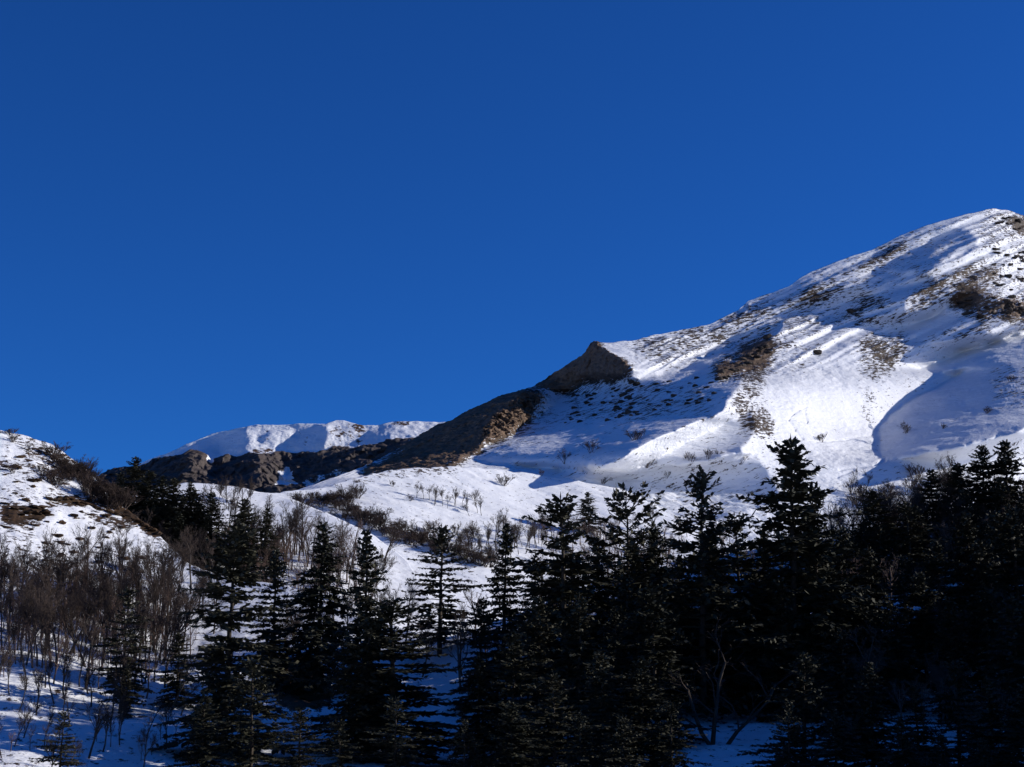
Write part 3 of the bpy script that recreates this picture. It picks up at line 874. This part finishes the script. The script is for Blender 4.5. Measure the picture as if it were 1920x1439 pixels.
# ------------------------------------------------------------------ named firs
for a in [
    (FG, 418, 990, 1420, 0, 'tall dark fir with long layered branches, tallest of the left half', 1.0),
    (FG, 598, 978, 1290, 8, 'dense cone shaped fir left of the snow tongue in the middle', 1.0),
    (FG, 683, 1012, 1400, 10, 'slim fir with a narrow tip just left of the bright snow tongue', 0.95),
    (FG, 735, 1140, 1440, 9, 'broad dark fir at the bottom beside the blue shaded snow strip', 1.45),
    (FG, 824, 995, 1235, 5, 'open fir with snow showing between its branches right of the snow tongue', 1.3),
    (FG, 942, 985, 1270, 3, 'thin sparse fir with short tiers between two wider firs in the centre', 0.95),
    (FG, 1062, 938, 1330, 9, 'large fir with a slanting left side in front of the snow meadow', 1.15),
    (FG, 1182, 926, 1290, 6, 'round topped pine like conifer with clumped branches right of centre', 1.0),
    (FG, 1320, 893, 1340, 4, 'tall fir with a thin spire tip and wide shoulders', 1.05),
    (FG, 1494, 830, 1340, 0, 'tallest fir, standing out against the bright snow on the right', 1.0),
    (FG, 1545, 925, 1330, 4, 'fir hidden behind the tallest fir, its branch ends showing at right', 0.9),
    (FG, 225, 1105, 1335, 5, 'open fir among bare trees on the lower left snow slope', 1.05),
    (FG, 330, 1192, 1325, 0, 'young fir on the sunlit snow left of the tallest left fir', 1.1),
    (FG, 236, 1255, 1350, 3, 'small fir at the foot of the open fir in the lower left', 0.9),
    (FG, 376, 1305, 1475, 1, 'small spire shaped fir at the bottom left of the big dark fir', 1.2),
    (FG, 108, 1338, 1490, 2, 'small fir at the bottom edge in the left corner', 1.1),
    (SH, 455, 932, 1090, 7, 'fir with a pointed tip before the snow shoulder, left of a pair', 1.3),
    (SH, 494, 952, 1095, 3, 'slender fir before the snow shoulder, right of a pair', 1.1),
    (SH, 392, 920, 1065, 1, 'lone narrow fir right of the dark grove on the left', 1.1),
    (FG, 510, 1040, 1290, 3, 'narrow fir right behind the tallest fir of the left half', 1.0),
    (FG, 470, 1245, 1470, 4, 'wide low fir at the bottom in front of the tall left fir', 1.3),
    (MD, 1104, 926, 1002, 7, 'small egg shaped conifer alone on the snow above the centre firs', 1.3),
    (FG, 1756, 878, 1040, 1, 'small pointed fir rising from the brown thicket on the right', 1.3),
    (FG, 1806, 866, 1035, 0, 'fir left of the two tallest on the right edge', 1.2),
    (FG, 1852, 834, 1040, 7, 'tall pointed fir near the right edge, left of another as tall', 1.25),
    (FG, 1897, 826, 1045, 7, 'tall fir closest to the right edge on the skyline of the wood', 1.25),
]:
    fir(*a)
# the dark grove behind the left spur
for px, tip, base, k, wd in [(247, 857, 1000, 7, 1.2), (222, 885, 990, 0, 1.2), (275, 880, 1015, 1, 1.3), (300, 890, 1025, 7, 1.2), (325, 896, 1040, 0, 1.3), (350, 905, 1050, 7, 1.2), (370, 935, 1060, 3, 1.3), (265, 905, 1010, 0, 1.4), (235, 915, 1000, 7, 1.3), (290, 915, 1030, 7, 1.3), (310, 925, 1040, 0, 1.4), (340, 930, 1055, 7, 1.3), (360, 915, 1055, 0, 1.3), (385, 960, 1075, 7, 1.3), (330, 960, 1070, 7, 1.3), (285, 950, 1050, 0, 1.3)]:
    k = rng.choice(ALIKE.get(k, (k,)))
    fir(SH, px, tip, base, k, 'dark fir in the close grove behind the left snow spur', wd, 'firs of the grove behind the left spur')
# the mass of shaded firs in the centre and on the right
shaded = [(895, 1235, 1440, 7, 1.2), (960, 1190, 1440, 0, 1.1), (1010, 1120, 1400, 7, 1.0), (1085, 1120, 1420, 0, 1.2), (1130, 1250, 1490, 7, 1.3), (1155, 1145, 1400, 5, 0.9), (1235, 1110, 1410, 7, 1.1), (1280, 1045, 1300, 4, 1.2), (1040, 1280, 1500, 0, 1.3), (1205, 1255, 1490, 0, 1.2), (960, 1330, 1510, 7, 1.3), (870, 1370, 1510, 4, 1.1), (740, 1330, 1510, 2, 1.3), (640, 1370, 1510, 0, 1.3), (560, 1340, 1500, 4, 1.2),
    (1395, 960, 1250, 4, 1.1), (1440, 985, 1270, 7, 1.1), (1420, 1080, 1310, 0, 1.2), (1590, 990, 1280, 7, 1.1), (1640, 1030, 1290, 0, 1.1), (1560, 1090, 1330, 7, 1.2), (1480, 1100, 1350, 7, 1.2), (1700, 1050, 1240, 4, 1.1), (1770, 1020, 1230, 7, 1.2), (1830, 960, 1200, 0, 1.2), (1880, 960, 1210, 7, 1.2), (1920, 950, 1240, 0, 1.2), (1510, 1230, 1480, 0, 1.3), (1590, 1200, 1420, 7, 1.3), (1480, 1330, 1500, 4, 1.0), (1640, 1250, 1480, 7, 1.3), (1570, 1340, 1510, 0, 1.3), (1790, 1130, 1350, 7, 1.2), (1860, 1110, 1350, 0, 1.3), (1920, 1130, 1400, 7, 1.3), (1800, 1250, 1450, 4, 1.2), (1870, 1270, 1490, 7, 1.3), (1700, 1350, 1510, 0, 1.2), (1340, 1010, 1230, 7, 1.1), (1230, 990, 1260, 4, 0.9), (1130, 1010, 1270, 7, 1.0), (1000, 1040, 1270, 3, 1.0),
    (1180, 1080, 1350, 7, 1.1), (1060, 1060, 1300, 7, 1.1), (1290, 1130, 1290, 0, 1.1), (1440, 1180, 1330, 7, 1.1), (1530, 1050, 1300, 0, 1.2), (1620, 1110, 1330, 7, 1.2), (1680, 1130, 1330, 0, 1.2), (1740, 1080, 1290, 7, 1.2), (1730, 1290, 1480, 7, 1.2), (1770, 1380, 1520, 0, 1.2), (1850, 1390, 1520, 7, 1.2), (1930, 1280, 1500, 0, 1.2), (1850, 1020, 1260, 7, 1.2), (1090, 1340, 1520, 0, 1.2), (1170, 1350, 1520, 7, 1.2), (1260, 1330, 1500, 0, 1.1), (680, 1180, 1440, 7, 1.1), (900, 1130, 1330, 0, 1.0)]
for k in range(34):
    px = rng.uniform(1000, 1930)
    back = rng.random() < 0.5
    base = (1195 - 0.16 * (px - 1000) + rng.uniform(-10, 40)) if back else rng.uniform(1230, 1330)
    if 1270 < px < 1420 and base > 1200:
        continue
    shaded.append((px, base - rng.uniform(110, 175), base, rng.choice((0, 7, 7, 4, 1)), rng.uniform(1.1, 1.4)))
def wood_place(px, base):
    row = 'front row' if base > 1410 else 'middle row' if base > 1250 else 'back row'
    spot = ('left of the blue snow strip' if px < 800 else 'left of centre' if px < 1000 else 'in the centre' if px < 1270 else 'around the forked bare tree' if px < 1440 else 'below the tallest fir' if px < 1600 else 'under the brown thicket' if px < 1760 else 'at the right edge')
    return row, spot
for px, tip, base, k, wd in shaded:
    row, spot = wood_place(px, base)
    k = rng.choice(ALIKE.get(k, (k,)))
    fir(FG, px, tip, base, k, 'shaded dark fir ' + spot + ', ' + row, wd, 'shaded firs ' + spot + ', ' + row)

# ------------------------------------------------------------------ bare trees
def bare(hill, px, base, hpx, label, group=None, wide=1.0, kind=None):
    k = rng.randrange(6) if kind is None else kind
    return plant('bare_tree', 'bare tree', BARES[k], BARE_H, hill, px, base, hpx, label, group, wide)

SIMPLE = []
def undergrowth(hill, spots, name, label):
    """a tangle of bare stems nobody could count: one object"""
    if not SIMPLE:
        for k in range(4):
            for m in bare_meshes(70 + k, 8.0, 1, 0.55, 1.0, 3, None, 0.02):
                SIMPLE.append(m)
    vs, fs, n = [], [], 0
    for px, py, hpx, wd in spots:
        k = 2 * rng.randrange(4)
        p = hill.pt(px, py)
        sz = hpx * p[1] / F / BARE_H
        a = rng.uniform(0, 6.28)
        ca, sa = math.cos(a) * sz * wd, math.sin(a) * sz * wd
        for m in (SIMPLE[k], SIMPLE[k + 1]):
            co = np.empty(len(m.vertices) * 3)
            m.vertices.foreach_get('co', co)
            co = co.reshape(-1, 3)
            vs.append(np.stack([co[:, 0] * ca - co[:, 1] * sa + p[0], co[:, 0] * sa + co[:, 1] * ca + p[1], co[:, 2] * sz + p[2] - 0.1], -1))
            fs += [tuple(i + n for i in q.vertices) for q in m.polygons]
            n += len(co)
    me = bpy.data.meshes.new(name)
    me.from_pydata(np.concatenate(vs).tolist(), [], fs)
    me.materials.append(M_under)
    o = new_obj(name, me)
    o['kind'] = 'stuff'
    o['label'] = label
    o['category'] = 'undergrowth'

def scatter(n, xr, yr, hr, wide=(0.9, 1.3), slope=0.0):
    out = []
    for k in range(n):
        px = xr[0] + (xr[1] - xr[0]) * (k + rng.random()) / n
        out.append((px, rng.uniform(*yr) + slope * (px - xr[0]), rng.uniform(*hr), rng.uniform(*wide)))
    return out

def bush(hill, px, base, hpx, label, group=None, wide=1.0):
    return plant('bare_shrub', 'shrub', BUSHES[rng.randrange(5)], BUSH_H, hill, px, base, hpx, label, group, wide, 0.05)

def zone(fn, hill, n, xr, yr, hr, label, group, wide=(0.8, 1.2), slope=0.0):
    for k in range(n):
        px = xr[0] + (xr[1] - xr[0]) * (k + rng.random()) / n
        py = rng.uniform(*yr) + slope * (px - xr[0])
        third = ', ' + ('left', 'middle', 'right')[min(2, 3 * k // n)] + ' third' if n >= 12 else ''
        fn(hill, px, py, rng.uniform(*hr), label + third, group + third, rng.uniform(*wide))

zone(bare, FG, 64, (-10, 320), (1125, 1205), (90, 140), 'bare grey tree in the thick row below the left snow spur', 'thicket below the left spur', (0.7, 1.1))
zone(bare, FG, 34, (-10, 340), (1205, 1275), (95, 145), 'thin bare tree with its trunk on the shaded snow of the left slope', 'bare trees on the left slope')
zone(bare, FG, 22, (-10, 350), (1280, 1350), (80, 125), 'thin bare sapling lower down on the striped snow at left', 'saplings on the lower left snow')
zone(bare, FG, 14, (-10, 350), (1380, 1470), (60, 110), 'bare sapling near the bottom edge in the left corner', 'saplings at the bottom left')
zone(bare, FG, 12, (280, 420), (1090, 1200), (90, 130), 'bare tree between the left spur and the tall left fir', 'bare trees beside the tall left fir')
zone(bare, FG, 12, (520, 800), (1190, 1270), (80, 150), 'bare tree among the firs left of the snow tongue', 'bare trees left of the snow tongue')
zone(bare, SH, 16, (230, 430), (1000, 1080), (70, 100), 'brown bare tree in front of the grove behind the left spur', 'bare trees before the left grove')
zone(bare, FG, 44, (1560, 1930), (1025, 1095), (90, 140), 'brown bare tree in the dense thicket along the right wood edge', 'brown thicket on the right', (0.9, 1.3), -0.1)
undergrowth(FG, scatter(80, (1000, 2200), (1110, 1200), (80, 130), slope=-0.12) + scatter(40, (1580, 1930), (1150, 1480), (90, 150)) + scatter(20, (860, 1260), (1200, 1400), (90, 150)), 'undergrowth', 'tangle of dim bare stems between the shaded firs of the wood')
undergrowth(FG, scatter(110, (1550, 2200), (1020, 1100), (80, 130), slope=-0.1), 'thicket', 'brown mass of bare twigs along the right wood edge')
undergrowth(FG, scatter(70, (-10, 330), (1130, 1210), (70, 120), slope=0.05) + scatter(44, (-10, 360), (1210, 1310), (60, 110)) + scatter(14, (0, 340), (1330, 1420), (35, 70)), 'undergrowth', 'grey brown tangle of bare stems on the left slope under the spur')
undergrowth(SH, scatter(60, (430, 690), (1010, 1110), (50, 95), slope=0.2) + scatter(30, (380, 560), (1020, 1090), (50, 80)), 'undergrowth', 'grey bare scrub on the snow shoulder between the middle firs')
undergrowth(MD, scatter(50, (1000, 1290), (1000, 1080), (36, 56)), 'thicket', 'grey bare thicket on the snow behind the centre firs')
zone(bare, FG, 14, (1600, 1930), (1150, 1480), (100, 160), 'dim bare tree among the shaded firs at lower right', 'dim bare trees at lower right', (0.9, 1.3))
zone(bare, FG, 8, (860, 1250), (1200, 1330), (110, 170), 'dim bare tree among the shaded firs in the centre', 'dim bare trees in the centre')
plant('bare_tree', 'bare tree', bare_meshes(91, 8.0, 3, 0.6, 0.8, 4, (M_bark, M_twig)), 6.6, FG, 1350, 1405, 190, 'forked bare tree alone on the dim blue snow in the lower middle', None, 1.7)
bare(FG, 1402, 1335, 120, 'straight thin bare trunk right of the forked tree in the gap', None, 0.6, 0)
bare(FG, 575, 1262, 120, 'pale bare tree above the reddish rock between the left firs', None, 1.2, 4)
zone(bare, SH, 9, (395, 475), (940, 962), (38, 55), 'small bare tree on the snow shoulder above the pair of firs', 'small trees on the snow shoulder')
zone(bare, SH, 30, (420, 715), (1005, 1090), (60, 105), 'bare tree on the lower snow shoulder between the middle firs', 'bare trees on the lower shoulder', (0.8, 1.2), 0.2)
bare(SH, 722, 1062, 75, 'spreading bare tree with crooked limbs on the lip of the snow tongue', None, 1.5, 5)
zone(bush, MD, 16, (560, 660), (932, 960), (18, 30), 'reddish brown shrub in the dense patch on the left of the meadow', 'shrub patch left of the meadow', (1.2, 1.8), 0.05)
zone(bush, MD, 5, (630, 680), (930, 945), (28, 40), 'grey shrub at the top of the meadow beside the reddish patch', 'grey shrubs at the meadow top')
zone(bush, MD, 46, (640, 930), (965, 990), (22, 42), 'shrub in the brown hedge running down the gully to the centre', 'gully hedge', (1.0, 1.6), 0.30)
zone(bare, MD, 14, (780, 905), (930, 945), (25, 38), 'low dark tree in the slanting row on the bright meadow', 'slanting tree row on the meadow', (0.9, 1.3), 0.20)
zone(bare, MD, 30, (850, 1020), (1010, 1050), (38, 60), 'small bare tree in the grey copse at the foot of the meadow', 'grey copse at the meadow foot')
zone(bare, MD, 10, (1010, 1280), (1000, 1075), (40, 62), 'bare tree on the snow behind the centre firs', 'bare trees behind the centre firs')
for px, py, h, lb in [(945, 912, 26, 'spiky shrub on the bright meadow below the crest'), (890, 938, 24, 'small upright sapling right of the slanting tree row'), (736, 910, 16, 'tiny shrub near the upper left of the meadow'), (1015, 880, 14, 'low dark bush on the crest between meadow and cone'), (810, 1000, 34, 'small round bare tree on the snow below the tree row'), (855, 1000, 26, 'little bare tree on snow left of the grey copse'), (770, 938, 16, 'tiny dark stump like sapling left of the tree row')]:
    bush(MD, px, py, h, lb, None, 1.1)
for px, py, h, lb, wd in [(1108, 850, 30, 'round grey shrub on the shaded snow cone', 1.5), (1060, 868, 34, 'loose shrub on the shaded snow left of the round one', 1.1), (1190, 828, 28, 'wide shrub on the shaded snow above the lit strip', 1.5), (1130, 905, 34, 'dull purple shrub at the foot of the snow cone', 1.3), (1212, 880, 24, 'small shrub on the sunny edge of the lit strip', 1.4), (1540, 826, 22, 'lone shrub on the brightest snow under the track marks', 1.3), (1700, 814, 24, 'round dark shrub in the large blue shadow on the right', 1.5), (1250, 906, 30, 'thin upright sapling on the snow right of the cone foot', 0.5), (1595, 925, 36, 'fan shaped bare shrub on the snow right of the tallest fir', 1.2), (1715, 900, 40, 'spreading bare shrub above the brown thicket', 1.3), (1768, 806, 14, 'tiny bush in the blue shadow, middle one', 1.0), (1850, 775, 16, 'dark bush in the upper right of the blue shadow', 1.5), (1895, 720, 18, 'grey shrub at the right edge above the blue shadow', 1.5), (1900, 835, 40, 'reddish shrub at the right edge above the firs', 1.2)]:
    bush(PK, px, py, h, lb, None, wd)
zone(bush, PK, 9, (1285, 1400), (860, 885), (20, 34), 'thin shrub in the loose line across the rippled snow', 'shrubs on the rippled snow', (0.8, 1.2))
zone(bush, PK, 14, (1600, 1800), (925, 960), (24, 44), 'shrub on the snow just above the brown thicket', 'shrubs above the brown thicket', (0.8, 1.3), -0.12)
# shrubs on the left spur
for px, py, h, lb, wd in [(20, 818, 18, 'dark round shrub on the skyline at the far left', 1.8), (22, 832, 22, 'brown shrub just below the skyline at the far left', 1.2), (24, 890, 26, 'rusty brown bush on the left spur near the edge', 1.0), (55, 850, 24, 'thin grey sapling on the snow of the left spur', 0.7)]:
    bush(FG, px, py, h, lb, None, wd)
zone(bush, FG, 14, (100, 170), (858, 880), (26, 46), 'brown shrub in the round clump on the skyline of the left spur', 'round shrub clump on the left skyline', (1.0, 1.4), 0.5)
zone(bush, FG, 12, (160, 230), (905, 935), (40, 60), 'brown shrub on the falling skyline beside the dark grove', 'shrubs on the falling left skyline', (1.0, 1.4), 0.6)
zone(bush, FG, 18, (80, 185), (890, 912), (20, 34), 'pale grey shrub on the snow face of the left spur', 'pale shrubs on the left spur face', (1.0, 1.5))

# ------------------------------------------------------------------ rocks and tufts on the snow
def rock(hill, px, py, wpx, label, group=None, meshes=ROCKS, name='rock', cat='rock', flat=1.0):
    p = hill.pt(px, py)
    s = 0.5 * wpx * p[1] / F
    o = new_obj(name, meshes[rng.randrange(len(meshes))])
    o.location = (p[0], p[1], p[2] + 0.05 * s)
    o.rotation_euler = (rng.uniform(-0.2, 0.2), rng.uniform(-0.2, 0.2), rng.uniform(0, 6.28))
    o.scale = (s, s, s * flat)
    tag(o, label, cat, group)
rock(PK, 1530, 662, 26, 'dark boulder alone on the bright snow of the mountain face', flat=0.55)
rock(PK, 1594, 590, 22, 'dark boulder on the edge of the upper blue shadow')
rock(PK, 1438, 638, 24, 'dark flat rock at the top of the brown outcrop')
for k in range(70):
    px = rng.uniform(1050, 1340)
    py = 770 - (px - 1050) * 0.12 + rng.uniform(-32, 28)
    rock(PK, px, py, rng.uniform(7, 17), 'dark rock sticking out of the shaded snow below the ridge notch', 'rocks on the shaded snow cone', flat=0.7)
for k in range(24):
    rock(PK, rng.uniform(1150, 1200), rng.uniform(712, 775), rng.uniform(8, 20), 'dark rock in the cluster under the ridge notch', 'rock cluster under the ridge notch', flat=0.8)
for k in range(34):
    rock(PK, rng.uniform(1800, 1915), 575 + rng.uniform(-14, 22), rng.uniform(8, 22), 'dark rock of the upper right outcrop band', 'rocks of the upper right band', flat=0.6)
for k in range(40):
    px = rng.uniform(1855, 1918)
    py = rng.choice((412, 424, 470, 482, 500, 522, 540)) + 0.22 * (px - 1880) + rng.uniform(-3, 3)
    rock(PK, px, py, rng.uniform(8, 20), 'dark flat rock in the stepped bands right below the summit', 'rock bands below the summit', flat=0.5)
for k in range(26):
    px = rng.uniform(1345, 1440)
    rock(PK, px, 705 - (px - 1345) * 0.55 + rng.uniform(-6, 14), rng.uniform(8, 20), 'brown rock of the outcrop rib in the middle of the mountain', 'rocks of the middle outcrop rib', flat=0.7)
for k in range(80):
    px, py = rng.uniform(0, 270), rng.uniform(850, 1060)
    if py < 830 + px * 0.55 + 10 and px > 60:
        continue
    rock(FG, px, py, rng.uniform(8, 22), 'dark grass tuft poking through the snow of the left spur', 'grass tufts on the left spur', TUFTS, 'grass_tuft', 'grass tuft', 0.8)
for k in range(26):
    q = k / 25
    rock(FG, 105 + 190 * q, 932 + 66 * q ** 1.3 + rng.uniform(-3, 5), rng.uniform(12, 26), 'dark earth clod on the broken edge running down the left spur', 'clods on the spur edge', TUFTS, 'earth_clod', 'earth clod', 0.7)
for k in range(14):
    rock(FG, rng.uniform(0, 95), rng.uniform(950, 974), rng.uniform(14, 30), 'brown clod in the bare patch at the left edge', 'clods of the left bare patch', TUFTS, 'earth_clod', 'earth clod', 0.6)
for k in range(9):
    rock(FG, rng.uniform(520, 610), rng.uniform(1250, 1325), rng.uniform(24, 46), 'reddish rock under the pale bare tree between the left firs', 'reddish rocks between the firs', TUFTS, 'rock', 'rock', 1.1)
